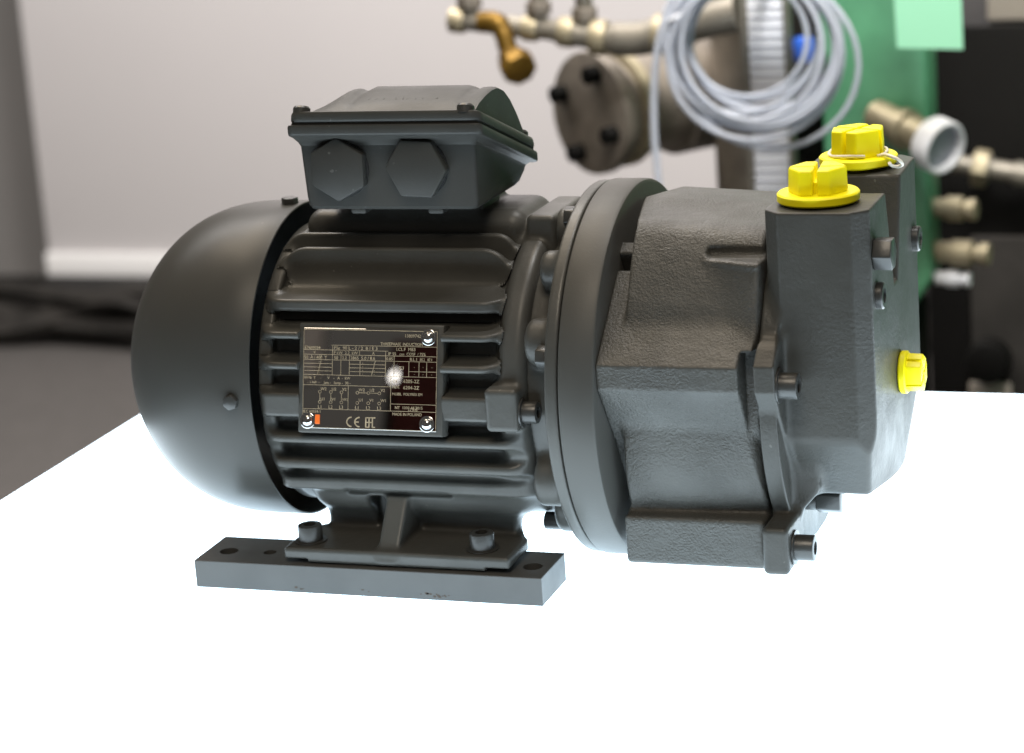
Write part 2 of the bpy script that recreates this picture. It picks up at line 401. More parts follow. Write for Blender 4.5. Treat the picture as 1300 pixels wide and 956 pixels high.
def body_fn(x, y, z):
    f, ya, zr = body_low(x, y, z)
    # pedestal under the terminal box, its ends rolled over
    f = smin(f, s_box(x, ya, zr, 0.052, 0.181, -0.027, 0.027, 0.05, 0.0905, 0.010), 0.006)
    f = smin(f, s_box(x, ya, zr, 0.078, 0.154, -0.022, 0.022, 0.07, 0.0972, 0.004), 0.004)
    # lugs for the through bolts
    f = smin(f, s_box(x, ya, zr, 0.1735, 0.1915, 0.055, 0.0885, -0.0125, 0.0105, 0.0025), 0.003)
    f = smin(f, s_box(x, ya, zr, 0.181, 0.1975, -0.0265, 0.0265, 0.066, 0.0885, 0.003), 0.003)
    # shallow fins low down, on the camera side and its mirror
    for pos, tip, half, x1 in ((-0.0215, 0.0830, 0.0023, 0.188), (-0.0370, 0.0785, 0.0026, 0.190), (-0.0500, 0.0715, 0.0034, 0.190)):
        f = smin(f, fin_solid(x, ya, zr, 'h', pos, tip, half, 0.0435, x1, 0.010), 0.006)
    # feet
    ft = s_box(x, ya, zr, 0.0525, 0.1815, 0.048, 0.0905, -0.0886, -0.0803, 0.0022)
    cut = np.maximum((x-0.1815)*0.8 + (0.057-ya)*0.6, (0.0525-x)*0.8 + (0.057-ya)*0.6)
    ft = smax(ft, cut, 0.003)
    under = s_box(x, ya, zr, 0.04, 0.0665, 0.03, 0.12, -0.0896, -0.0862, 0.0005)
    under2 = s_box(x, ya, zr, 0.168, 0.20, 0.03, 0.12, -0.0896, -0.0862, 0.0005)
    ft = np.maximum(ft, -np.minimum(under, under2))
    web = s_box(x, ya, zr, 0.064, 0.1745, 0.045, 0.0535, -0.086, -0.035, 0.003)
    rib = s_box(x, ya, zr, 0.1060, 0.1180, 0.045, 0.095, -0.086, -0.045, 0.002)
    rib = smax(rib, plane(ya, zr, 0.0655, -0.054, 0.026, 0.0205), 0.0015)
    f = smin(f, smin(web, ft, 0.004), 0.008)
    f = smin(f, rib, 0.003)
    # hollow slot above the rib and small pocket beside it
    slot = s_box(x, ya, zr, 0.083, 0.143, 0.0645, 0.095, -0.0560, -0.0530, 0.0014)
    f = smax(f, -slot, 0.002)
    f = smax(f, -s_box(x, ya, zr, 0.094, 0.1035, 0.050, 0.09, -0.078, -0.058, 0.002), 0.003)
    f = smax(f, -s_cylx(ya*0+ya, x, zr, 0.04, 0.07, 0.101, -0.073, 0.0032), 0.0008)
    return f
H = 0.0009
sdf_object('housing', body_fn, (0.036, -0.002, 0.008), (0.202, 0.190, 0.206), H, P, M_CAST)

FINS = [('v', 0.0305, 0.0800, 0.0020, 0.0435, 0.1775, 0.012), ('c', 0.0485, 0.0690, 0.0032, 0.0435, 0.1790, 0.012),
        ('h', 0.0345, 0.0790, 0.0019, 0.0435, 0.1800, 0.011), ('h', 0.0190, 0.0835, 0.0019, 0.0435, 0.1800, 0.011),
        ('h', -0.0020, 0.0850, 0.0066, 0.0435, 0.1800, 0.006)]
for kind, pos, tip, half, x0, x1, rc in FINS:
    def ff(x, y, z, kind=kind, pos=pos, tip=tip, half=half, x0=x0, x1=x1, rc=rc):
        f, ya, zr = body_low(x, y, z)
        if kind == 'c':      # corner fin: an upright and a level blade in one
            g = smin(fin_solid(x, ya, zr, 'v', 0.042, 0.0745, 0.0021, x0, x1, 0.018), fin_solid(x, ya, zr, 'h', pos, tip, half, x0, x1, rc), 0.004)
            w = np.minimum(np.abs(ya-0.042)-0.0055, np.abs(zr-pos)-0.0066); lim = 0.0
            g = np.maximum(g, 0.036-ya)
        else:
            g = fin_solid(x, ya, zr, kind, pos, tip, half, x0, x1, rc)
            w = np.abs((zr-pos) if kind == 'h' else (ya-pos)); lim = half+0.0034
        s = smin(f, g, 0.0050)
        s = np.maximum(s, -(f - 0.0005))
        if kind == 'h' and y.size and np.min(y) < YC:      # room for the name plate pad
            s = np.maximum(s, -np.maximum(np.maximum(np.abs(x-0.108)-0.0405, np.abs(zr-0.0125)-0.0290), -((YC-y-0.0800)*0.966 + (zr-0.0125)*0.259 + 0.004)))
        return np.maximum(s, w - lim)
    m_ = half+0.005
    if kind == 'h': lo, hi = (x0-.004, YC-tip-.003, ZC+pos-m_), (x1+.010, YC-0.026, ZC+pos+m_)
    elif kind == 'c': lo, hi = (x0-.004, YC-tip-.003, ZC+0.036), (x1+.010, YC-0.033, ZC+0.0775)
    else: lo, hi = (x0-.004, YC-pos-m_, ZC+0.028), (x1+.010, YC-pos+m_, ZC+tip+.003)
    sdf_object('cooling_fin', ff, lo, hi, 0.0006, P, M_CAST)
    if kind == 'v': lo, hi = (lo[0], YC+pos-m_, lo[2]), (hi[0], YC+pos+m_, hi[2])
    else: lo, hi = (lo[0], 2*YC-hi[1], lo[2]), (hi[0], 2*YC-lo[1], hi[2])
    sdf_object('cooling_fin', ff, lo, hi, 0.0012, P, M_CAST)

# --- fan cowl: a pressed steel shell, open towards the fins
def cowl_prof(x1, d, r0, n, m_, t_):
    pr = []
    for k in range(0, 33):
        u = math.sin(k/32*math.pi/2); u = k/32 if k < 2 else u
        pr.append((max(r0*(1-u**n)**(1/m_), 0.0), x1 - u*d))
    return pr
outer = [(0.0885, 0.0405)] + cowl_prof(0.022, 0.085, 0.0885, 2.35, 1.95, 0)
inner = [(r-0.0013 if r > 0.0013 else 0.0, h+0.0013) for r, h in outer[:-1]] + [(0.0, outer[-1][1]+0.0013)]
inner[0] = (0.0872, 0.0405)
bm = bmesh.new(); prof = outer[::-1] + [(0.0882, 0.0409), (0.0875, 0.0409)] + inner
lathe(bm, prof, (0, YC, ZC+0.001), (1, 0, 0), n=160)
cowl = fin_bm('fan_cowl', bm, P, M_SHEET, 60)
def screw(parent, p, axis, r, h, m=None, slot=True, roll=0.3):
    bm = bmesh.new(); hexa(bm, p, axis, r*2, 0, h, roll, 0.0006)
    return fin_bm('screw', bm, parent, m or M_BOLT)
screw(cowl, (0.0335, YC, ZC+0.0885), (0, 0, 1), 0.0042, 0.0045)
screw(cowl, (0.0300, YC-0.0880, ZC+0.0003), (0, -1, 0.02), 0.0038, 0.004)
screw(cowl, (0.0300, YC+0.0880, ZC+0.0003), (0, 1, 0.02), 0.0038, 0.004)

# --- socket head bolts on the feet
def cap_bolt(name, p, axis, r, h, parent=P, sock=True, m=None):
    bm = bmesh.new(); c = 0.0007; rs = r*0.52; dp = h*0.55
    pr = [(0, 0), (r*1.35, 0), (r*1.35, 0.0008), (r, 0.0010), (r, h-c), (r-c*0.3, h-c*0.3), (r-c, h)]
    if sock: pr += [(rs, h), (rs*0.96, h-dp), (0, h-dp)]
    else: pr += [(0, h)]
    lathe(bm, pr, p, axis, 40); return fin_bm(name, bm, parent, m or M_BOLT, 40)
for y in (0.0165, 0.1715):
    for x in (0.0635, 0.1625): cap_bolt('foot_bolt', (x, y, 0.0225), (0, 0, 1), 0.0066, 0.0095)

# --- drive end shield with its bosses
def shield_fn(x, y, z):
    f = s_cylx(x, y, z, 0.192, 0.214, YC, ZC, 0.0745, 0.001)
    f = smin(f, s_cylx(x, y, z, 0.2105, 0.2172, YC, ZC, 0.1005, 0.0012), 0.012)
    for a, rr, b, x0 in ((52, 0.083, 0.010, 0.198), (24, 0.080, 0.012, 0.1955), (-33, 0.080, 0.014, 0.194), (-56, 0.080, 0.013, 0.196), (80, 0.080, 0.012, 0.196), (128, 0.083, 0.010, 0.198), (180, 0.08, 0.012, 0.196), (213, 0.08, 0.014, 0.194), (236, 0.08, 0.013, 0.196)):
        A = math.radians(a); cy, cz = YC - rr*math.cos(A), ZC + rr*math.sin(A)
        f = smin(f, s_cylx(x, y, z, x0, 0.2125, cy, cz, b, 0.004), 0.006)
    return f
sdf_object('end_shield', shield_fn, (0.188, -0.012, -0.003), (0.2195, 0.200, 0.209), 0.001, P, M_CAST)
def ang_pt(x, r, a):
    A = math.radians(a); return (x, YC - r*math.cos(A), ZC + r*math.sin(A))
# through bolts between housing lugs and shield
cap_bolt('tie_bolt', (0.1915, YC-0.080, ZC-0.0035), (1, 0, 0), 0.0058, 0.0085)
cap_bolt('tie_bolt', (0.1915, YC+0.080, ZC-0.0035), (1, 0, 0), 0.0058, 0.0085)
bm = bmesh.new(); tube_mesh(bm, [(0.196, YC-0.017, ZC+0.079), (0.212, YC-0.017, ZC+0.079)], 0.0045, 20); fin_bm('tie_bolt', bm, P, M_BOLT)
for a in (-62, -118):
    bm = bmesh.new(); tube_mesh(bm, [ang_pt(0.186, 0.086, a), ang_pt(0.206, 0.086, a)], 0.0048, 20); fin_bm('stud', bm, P, M_BOLT)
    bm = bmesh.new(); hexa(bm, ang_pt(0.203, 0.086, a), (1, 0, 0), 0.016, 0, 0.0075, 0.2); fin_bm('flange_nut', bm, P, M_BOLT)
for a in (72, 18, 108, 162):
    bm = bmesh.new(); hexa(bm, ang_pt(0.2045, 0.0925, a), (1, 0, 0), 0.011, 0, 0.006, 0.2); fin_bm('flange_nut', bm, P, M_BOLT)

# --- terminal box
TBX0, TBX1, TBY0, TBY1 = 0.0665, 0.1640, 0.045, 0.122
SL = math.atan2(-0.0322, 0.088)          # the lid slopes down to the back
def zt(y, base): return base + math.tan(SL)*(y-0.033)
def slab(name, x0, x1, y0, y1, zb, th, rc, m, parent=P, bev=0.001, taper=0.0):
    """plate with rounded plan corners lying in the sloped lid plane"""
    bm = bmesh.new(); pts = []
    for cx, cy, a0 in ((x1-rc, y1-rc, 0), (x0+rc, y1-rc, 90), (x0+rc, y0+rc, 180), (x1-rc, y0+rc, 270)):
        for k in range(7):
            a = math.radians(a0 + 15*k); pts.append((cx + rc*math.cos(a), cy + rc*math.sin(a)))
    mx, my = (x0+x1)/2, (y0+y1)/2
    lo = [bm.verts.new((x, y, zt(y, zb))) for x, y in pts]
    hi = [bm.verts.new((mx + (x-mx)*(1-taper), my + (y-my)*(1-taper), zt(my + (y-my)*(1-taper), zb) + th)) for x, y in pts]
    bm.faces.new(lo[::-1]); bm.faces.new(hi)
    for k in range(len(pts)): bm.faces.new((lo[k], lo[(k+1) % len(pts)], hi[(k+1) % len(pts)], hi[k]))
    bmesh.ops.recalc_face_normals(bm, faces=bm.faces); bevel(bm, bev, 2, 50)
    return fin_bm(name, bm, parent, m, 40)
# box body with sloped rim
bm = bmesh.new()
def ringpts(x0, x1, y0, y1, rc, zf):
    o_ = []
    for cx, cy, a0 in ((x1-rc, y1-rc, 0), (x0+rc, y1-rc, 90), (x0+rc, y0+rc, 180), (x1-rc, y0+rc, 270)):
        for k in range(5):
            a = math.radians(a0 + 22.5*k); x = cx + rc*math.cos(a); y = cy + rc*math.sin(a); o_.append((x, y, zf(y)))
    return o_
levels = [ringpts(0.0690, 0.1600, 0.0480, 0.1085, 0.003, lambda y: 0.1992), ringpts(0.0676, 0.1620, 0.0460, 0.1110, 0.003, lambda y: 0.1998),
          ringpts(0.0668, 0.1634, 0.0450, 0.1140, 0.003, lambda y: 0.2014), ringpts(0.0662, 0.1638, 0.0447, 0.1225, 0.003, lambda y: 0.2060),
          ringpts(0.0652, 0.1645, 0.0440, 0.1205, 0.003, lambda y: zt(y, 0.2384)), ringpts(0.0645, 0.1655, 0.0425, 0.1205, 0.003, lambda y: zt(y, 0.2402)),
          ringpts(0.0636, 0.1690, 0.0370, 0.1200, 0.003, lambda y: zt(y, 0.2421))]
rs = [[bm.verts.new(p) for p in L] for L in levels]
bm.faces.new(rs[0][::-1]); bm.faces.new(rs[-1])
for a, b in zip(rs, rs[1:]):
    for k in range(len(a)): bm.faces.new((a[k], a[(k+1) % len(a)], b[(k+1) % len(a)], b[k]))
tb = fin_bm('terminal_box', bm, P, M_BOX, 28)
slab('rim', 0.0628, 0.1725, 0.0335, 0.1215, 0.2418, 0.0060, 0.004, M_BOX, tb, 0.0012)
slab('gasket', 0.0645, 0.1710, 0.0350, 0.1200, 0.2478, 0.0011, 0.004, M_DARK, tb, 0.0)
for x in (0.095, 0.139): part_box('nub', tb, M_BOX, x-0.0045, x+0.0045, 0.0462, 0.056, 0.1968, 0.2025, 0.0015)
part_box('neck', tb, M_BOX, 0.080, 0.156, 0.073, 0.1015, 0.188, 0.1995, 0.003)
lid = slab('lid', 0.0640, 0.1720, 0.0340, 0.1210, 0.2489, 0.0062, 0.006, M_BOX, P, 0.0016, 0.012)
# raised dome on the lid: section in the slope direction, run along x
def dome_z(y):      # height above world zero of the dome's crest at depth y
    pts = [(0.0385, 0.2528), (0.046, 0.2560), (0.056, 0.2583), (0.066, 0.2597), (0.075, 0.2596), (0.084, 0.2565), (0.093, 0.2500), (0.102, 0.2405), (0.110, 0.2300), (0.114, 0.2245)]
    for (a, za), (b, zb) in zip(pts, pts[1:]):
        if y <= b: return za + (zb-za)*(y-a)/(b-a)
    return pts[-1][1]
bm = bmesh.new(); rows = []
for x, s_ in ((0.0690, 0.0), (0.072, 0.22), (0.076, 0.55), (0.083, 0.86), (0.087, 0.98), (0.0895, 1.0), (0.0915, 0.985), (0.0935, 0.93), (0.096, 0.93), (0.098, 0.985), (0.1005, 1.05), (0.110, 1.05), (0.152, 1.05), (0.1555, 1.0), (0.1580, 0.93), (0.1605, 0.985), (0.1640, 1.0), (0.1665, 0.99), (0.1680, 0.95)):
    row = []
    for k in range(29):
        y = 0.0385 + (0.1142-0.0385)*k/28; base = zt(y, 0.2546); zz = base + (dome_z(y)-base)*s_ if s_ > 0 else base
        row.append(bm.verts.new((x, y, max(zz, base-0.0004))))
    rows.append(row)
for a, b in zip(rows, rows[1:]):
    for k in range(28): bm.faces.new((a[k], a[k+1], b[k+1], b[k]))
low = [bm.verts.new((0.1682, v.co.y, zt(v.co.y, 0.2535))) for v in rows[-1]]
for k in range(28): bm.faces.new((rows[-1][k], rows[-1][k+1], low[k+1], low[k]))
dome = fin_bm('dome', bm, lid, M_BOX, 50)
# embossed lettering strokes, too worn to read
bm = bmesh.new()
x = 0.1045
for a, b in ((0, .004), (.004, .008), (.0085, .0085), (.011, .015), (.015, .019), (.0195, .0195), (.0215, .0265), (.0265, .030), (.0305, .0305), (.033, .038), (.038, .0425)):
    up = (round(a*1000) % 2 == 0)
    ya_, yb_ = (0.0505, 0.0610) if up else (0.0610, 0.0505)
    tube_mesh(bm, [(x+a, ya_, dome_z(ya_)-0.0001), (x+b+0.0008, yb_, dome_z(yb_)-0.0001)], 0.0007, 8)
fin_bm('embossed_lettering', bm, lid, M_BOX)
def lid_screw(x, y): 
    bm = bmesh.new(); lathe(bm, [(0, -0.002), (0.0046, -0.002), (0.0046, 0.0018), (0.0038, 0.0028), (0.002, 0.0032), (0, 0.0033)], (x, y, zt(y, 0.2556)), (0, -math.sin(SL), math.cos(SL)), 24)
    fin_bm('screw', bm, lid, M_BOLT)
for x, y in ((0.0705, 0.0395), (0.1630, 0.0385), (0.1645, 0.1140), (0.0705, 0.1150)): lid_screw(x, y)
# blanking plugs in the front of the box
for i, (x, z, roll) in enumerate(((0.0880, 0.2222, math.radians(28)), (0.1325, 0.2224, math.radians(-3)))):
    bm = bmesh.new(); hexa(bm, (x, 0.0452, z), (0, -1, 0), 0.0300, 0, 0.0065, roll, 0.0012, 2)
    pl = fin_bm('blanking_plug', bm, tb, M_BOX)
    bm = bmesh.new(); lathe(bm, [(0.0161, 0.0), (0.0161, 0.0012), (0.0150, 0.0018), (0, 0.0018)], (x, 0.0450, z), (0, -1, 0), 40); fin_bm('collar', bm, pl, M_DARK)

# --- name plate, tilted on its cast pad
TL = math.radians(15.0)
PO = Vector((0.1080, YC-0.0812, ZC+0.0125))                   # centre of the pad face
PM = Matrix.Translation(PO) @ Matrix.Rotation(math.radians(90)-TL, 4, 'X')     # local x along the motor, y up the plate, z outwards
bm = bmesh.new(); box(bm, -0.0412, 0.0412, -0.0292, 0.0292, -0.0095, 0.0); bevel(bm, 0.0012, 2); bm.transform(PM); pad = fin_bm('plate_pad', bm, P, M_CAST)
for sx in (-1, 1):
    for lx, ly in ((0.0435, 0.0285), (0.0435, 0.0)):
        pass
PW, PH = 0.0760, 0.0530
bm = bmesh.new(); box(bm, -PW/2, PW/2, -PH/2, PH/2, 0.0002, 0.0008); bevel(bm, 0.0002, 1); bm.transform(PM); plate = fin_bm('name_plate', bm, P, M_PLATE)
bm = bmesh.new()
U = lambda c: (c-105)/935*PW - PW/2            # print layout in plate units
V = lambda r: PH/2 - (r-130)/712*PH
def line(c0, r0, c1, r1, w=0.00022):
    a = Vector((U(c0), V(r0), 0)); b = Vector((U(c1), V(r1), 0)); d = (b-a).normalized(); n = Vector((-d.y, d.x, 0))*w/2
    z = Vector((0, 0, 0.00092))
    q = [bm.verts.new(PM @ (p + z)) for p in (a-n, b-n, b+n, a+n)]; bm.faces.new(q)
for r in (318, 355, 462, 705): line(105, r, 1038, r)
line(300, 250, 1038, 250); line(105, 285, 700, 285); line(105, 535, 720, 535); line(720, 655, 1038, 655)
line(106, 140, 106, 840); line(1037, 140, 1037, 840); line(105, 141, 1038, 141, .0003); line(105, 838, 1038, 838, .0003)
for r in (382, 408, 434): line(105, r, 305, r); line(430, r, 680, r)
line(845, 355, 845, 462); line(845, 425, 1038, 425); line(915, 355, 915, 462); line(968, 355, 968, 462)
for c in (310, 370, 430): line(c, 318, c, 462)
line(505, 355, 505, 462); line(683, 285, 683, 462); line(742, 318, 742, 462); line(310, 250, 310, 318); line(500, 285, 500, 318)
line(232, 355, 205, 462); line(232, 318, 225, 345); line(612, 355, 585, 462); line(425, 535, 425, 705); line(722, 462, 722, 705)
def circ_(c, r, rad=10):
    n = 12
    for k in range(n):
        a, b = 2*math.pi*k/n, 2*math.pi*(k+1)/n
        line(c+rad*math.cos(a), r+rad*math.sin(a), c+rad*math.cos(b), r+rad*math.sin(b), .0002)
for c in (225, 303, 378): circ_(c, 583); circ_(c, 655); line(c, 593, c, 645)
for c in (490, 567, 643): circ_(c, 583); circ_(c, 655)
line(500, 583, 557, 583); line(577, 583, 633, 583)
# the two conformity marks, drawn as strokes
def arc(c, r, R_, a0, a1, w):
    for k in range(14):
        a = math.radians(a0 + (a1-a0)*k/14); b = math.radians(a0 + (a1-a0)*(k+1)/14)
        line(c+R_*math.cos(a), r+R_*math.sin(a), c+R_*math.cos(b), r+R_*math.sin(b), w)
arc(452, 790, 33, 90, 270, .0007); arc(508, 790, 33, 90, 270, .0007); line(478, 790, 503, 790, .0007)
for c in (552, 575, 598): line(c, 755, c, 826, .0007)
for r in (757, 790, 824): line(552, r, 572, r, .0006); 
line(575, 757, 598, 757, .0006); line(575, 790, 598, 790, .0006)
for r in (757, 824): line(598, r, 618, r, .0006)
def text(s_, c, r, size=30, sx=1.0):
    cu = D.curves.new('t', 'FONT'); cu.body = s_; cu.size = size/712*PH*1.25; cu.align_y = 'BOTTOM_BASELINE'; cu.resolution_u = 2
    o = D.objects.new('t', cu); COL.objects.link(o)
    dg = bpy.context.evaluated_depsgraph_get(); me = D.meshes.new_from_object(o.evaluated_get(dg))
    T = PM @ Matrix.Translation((U(c), V(r), 0.00094)) @ Matrix.Diagonal((sx, 1, 1, 1))
    me.transform(T); bm.from_mesh(me); D.objects.remove(o); D.meshes.remove(me); D.curves.remove(cu)
text('13809742', 812, 186, 26, .95); text('THREEPHASE', 645, 244, 24, .9); text('INDUCTION', 800, 244, 24, .9)
text('EN', 112, 281, 28); text('60034', 150, 281, 26)
text('PSg  90 L - 2 / 2  B I E 3', 318, 279, 25, 1.12); text('I.CL.F  MB3', 755, 281, 26, .95)
text('V', 175, 313, 24); text('P kW  2.2  kW', 318, 313, 24); text('A', 588, 313, 24); text('IP 55', 700, 313, 24); text('cos  COSF  / 75%', 778, 313, 24, .92)
text('50  A / 400  Y', 110, 349, 26, .95); text('50', 322, 349, 24); text('2.2', 378, 349, 24); text('2865', 436, 349, 26); text('5.0 / 8.6', 512, 349, 26); text('0.85', 687, 349, 24); text('B.L.1', 850, 349, 24); text('85.2', 920, 349, 22, .8); text('87.1', 972, 349, 22, .8)
for r in (378, 404, 430, 456): text('-', 215, r, 20); text('-', 520, r, 20); text('-', 600, r, 20)
for r in (400, 450): text('-', 880, r, 20); text('-', 940, r, 20); text('-', 1000, r, 20)
text('IE3', 775, 412, 26)
text('60Hz  Y     -      V    -   A  -  kW', 112, 492, 22, .98); text('- 1 NF  -    Ism -   Iamp -  30 -', 135, 526, 22, 1.0)
for c, a, b in ((228, 'W2', 'U1'), (306, 'U2', 'V1'), (381, 'V2', 'W1'), (497, 'W2', 'U1'), (573, 'U2', 'V1'), (650, 'V2', 'W1')):
    text(a, c+2, 572, 24); text(b, c+2, 644, 24)
for c, a in ((212, 'L1'), (287, 'L2'), (362, 'L3'), (474, 'L1'), (551, 'L2'), (628, 'L3')): text(a, c, 700, 27)
text('DE', 738, 505, 24, .9); text('NDE', 732, 545, 24, .9); text('6205-2Z', 808, 505, 28); text('6204-2Z', 808, 550, 28); text('MOBIL  POLYREX EM', 732, 594, 22, .9)
text('NT  1000 44.2015', 752, 690, 24, .95); text('22 KG', 842, 701, 22); text('MADE IN POLAND', 735, 736, 24, .9); text('IEC 60034-1', 108, 733, 22)
bm.transform(Matrix.Translation(-Vector(parent_origin(P))) @ Matrix.Identity(4))
me = D.meshes.new('printing'); bm.to_mesh(me); bm.free(); pr_ = link('printing', me, plate, M_PRINT)
pr_.matrix_parent_inverse = Matrix.Identity(4)
def on_plate(c, r, z=0.0008): return tuple(PM @ Vector((U(c), V(r), z)))
PN = tuple(PM.to_3x3() @ Vector((0, 0, 1)))
for c, r in ((975, 182), (140, 790), (975, 790)):
    bm = bmesh.new(); lathe(bm, [(0, 0), (0.0030, 0), (0.0029, 0.0008), (0.0022, 0.0016), (0.0011, 0.0021), (0, 0.0022)], on_plate(c, r), PN, 24); rv = fin_bm('rivet', bm, plate, M_RIVET, 80)
    bm = bmesh.new(); lathe(bm, [(0.0029, 0), (0.0037, 0.0004), (0.0043, 0)], on_plate(c, r), PN, 24); fin_bm('collar', bm, rv, M_RIVET, 80)
bm = bmesh.new(); box(bm, U(195), U(228), V(812), V(745), 0.0009, 0.0013); bevel(bm, 0.0003, 1); bm.transform(PM); fin_bm('orange_patch', bm, plate, M_ORANGE)  # small flat orange block beside the lower left rivet

# --- pump casing
def ridge(x, ya, zr, x0, x1, up=0.0270):
    rd = np.maximum(np.maximum(plane(ya, zr, 0.0960, 0.02, 1, 0), plane(ya, zr, 0.0960, 0.0145, 0.0255, -0.0180)), np.maximum(plane(ya, zr, 0.0960, up, 0.020, 0.024), -(ya-0.05)))
    return smax(rd, np.abs(x-(x0+x1)/2)-(x1-x0)/2, 0.0012)
def case_fn(x, y, z):
    ya = np.abs(y-YC); zr = z-ZC; zs = zr + 0.055*(x-0.245); k = 0.010
    body = s_cylx(x, y, z, 0.2390, 0.3165, YC, ZC, 0.0905, 0.002, -0.045)
    body = smax(body, ya - 0.0800, 0.012)
    PL = [(0.0, 0.0930), (0.048, 0.0900), (0.066, 0.0690), (0.0780, 0.0380), (0.0800, 0.0)]
    top = -1.0*np.ones_like(ya*zr)
    for (a, za), (b, zb) in zip(PL, PL[1:]): top = smax(top, plane(ya, zs, a, za, za-zb, b-a), 0.006)
    top = smax(top, 0.0-zr, 0.002); top = smax(top, np.abs(x-0.27775)-0.03875, 0.002)
    body = smin(body, top, 0.003)
    body = smax(body, (0.2390 + np.minimum(ya*0.2, 0.0050 + 0.0045*(zr > 0))) - x, 0.002)
    body = smin(body, s_cylx(x, y, z, 0.225, 0.256, YC, ZC, 0.070, 0.001), 0.004)
    body = smin(body, ridge(x, ya, zr, 0.2374, 0.3165), 0.0025)
    lb = s_box(x, ya, zr, 0.2425, 0.3165, -0.0800, 0.0800, -0.0835, -0.0575, 0.0025)
    body = smin(body, lb, 0.005)
    pad = smax(s_box(x, ya, zr, 0.2860, 0.3175, 0.03, 0.0900, 0.010, 0.0745, 0.0015), ya - (0.0610 + 0.36*(x-0.2900) + np.maximum(0.07-zr, 0)*0.35), 0.004)
    body = smin(body, pad, 0.003)
    body = smax(body, -s_box(x, ya, zr, 0.2880, 0.3300, 0.0540, 0.0900, 0.0744, 0.0788, 0.0020), 0.0025)
    body = smax(body, -s_box(x, ya, zr, 0.3105, 0.3300, 0.0790, 0.110, -0.0110, 0.0330, 0.001), 0.0012)
    f = body
    for a in (26, 154, 204, 62, 118):
        A = math.radians(a); c, s = -math.cos(A), math.sin(A)
        u = (y-YC)*c + (z-ZC)*s; w = -(y-YC)*s + (z-ZC)*c
        f = smin(f, s_box(x, u, w, 0.234, 0.254, 0.05, 0.0850, -0.0045, 0.0045, 0.0015), 0.0025)
    return f
part_lathe('adapter_flange', P, M_FLANGE, [(0, 0.2180), (0.1004, 0.2180), (0.1011, 0.2185), (0.1013, 0.2190), (0.1013, 0.2352), (0.1006, 0.2366), (0.0990, 0.2374), (0.0, 0.2374)], (0, YC, ZC), (1, 0, 0), 180)
sdf_object('pump_casing', case_fn, (0.2355, -0.010, -0.001), (0.3185, 0.198, 0.207), 0.00095, P, M_ROUGH)

# --- port cover: disc with lugs, block and two square-shouldered ports
BM = 0.0885                                  # plane of symmetry of the block
n1 = np.cross(np.array([0, .0804-.0179, .0498-.0949]), np.array([.3655-.373, .043-.0179, .052-.0949])); n1 = n1/np.linalg.norm(n1)
if n1[0] < 0: n1 = -n1
def cover_fn(x, y, z):
    ya = np.abs(y-YC); zr = z-ZC
    f = s_cylx(x, y, z, 0.3185, 0.3275, YC, ZC, 0.0880, 0.001)
    f = smin(f, smax(ridge(x, ya, zr, 0.3185, 0.3290, 0.0280), zr-0.0400, 0.006), 0.002)
    lugc = s_box(x, ya, zr, 0.3185, 0.3320, 0.058, 0.0945, -0.0810, -0.0560, 0.003)
    f = smin(f, lugc, 0.004)
    yb = np.abs(y-BM)
    W_ = 0.0685
    blk = smax(yb - W_, smax(0.3205-x, x-0.3730, 0.0012), 0.0012)
    blk = smax(blk, plane(yb, z, W_, 0.0865, 0.034, -0.0215), 0.0018)
    blk = smax(blk, 0.0520 - z, 0.0025)
    yy = BM - yb
    ch = (x-.373)*n1[0] + (yy-.0179)*n1[1] + (z-.0949)*n1[2]
    blk = smax(blk, ch, 0.0025)
    zfar = 0.2035 + np.clip((y-BM)*0.05, 0, 0.0025)
    blk = smax(blk, z - zfar, 0.0012)
    # ports shaped above the shoulder: corners cut off
    cor = np.maximum((x-0.3730) + (yb - W_), -(x-0.3205) + (yb - W_)) * 0.7071 + 0.0057
    blk = smax(blk, np.where(z > 0.0, cor, cor), 0.0010)
    # valley between the ports
    v = np.maximum((yb - 0.0045)*0.975 - np.maximum(z-0.153, 0)*0.30, 0.153 - z)
    v2 = smax(v, -0.0 + 0.3345*0 - x*0 - 1.0, 0.001)
    blk = smax(blk, -v, 0.0015)
    f = smin(f, blk, 0.004)
    # gusset from the block down to the lower lug
    gs = s_box(x, ya, zr, 0.3185, 0.3420, 0.050, 0.0640, -0.0750, -0.0300, 0.002)
    gs = smax(gs, ((x-0.342)*0.75 + (-0.046-zr)*0.66), 0.002)
    f = smin(f, gs, 0.004)
    return f
sdf_object('port_cover', cover_fn, (0.3165, -0.008, 0.016), (0.3755, 0.196, 0.2085), 0.0008, P, M_MACH)
cap_bolt('cover_bolt', (0.3290, YC-0.0860, ZC+0.0160), (1, 0, 0), 0.0066, 0.0100)
cap_bolt('cover_bolt', (0.3290, YC+0.0860, ZC+0.0160), (1, 0, 0), 0.0066, 0.0100)
cap_bolt('cover_bolt', (0.3322, YC-0.0810, ZC-0.0700), (1, 0, 0), 0.0066, 0.0105)
cap_bolt('cover_bolt', (0.3322, YC+0.0810, ZC-0.0700), (1, 0, 0), 0.0066, 0.0105)
# drain plug under the block
bm = bmesh.new(); lathe(bm, rprof(0.0062, 0, 0.012), (0.324, YC-0.032, ZC-0.0602), (1, 0, 0), 28); dp = fin_bm('drain_plug', bm, P, M_BOLT)
bm = bmesh.new(); hexa(bm, (0.3335, YC-0.032, ZC-0.0602), (1, 0, 0), 0.0135, 0, 0.0130, 0.52); fin_bm('hex_head', bm, dp, M_BOLT)
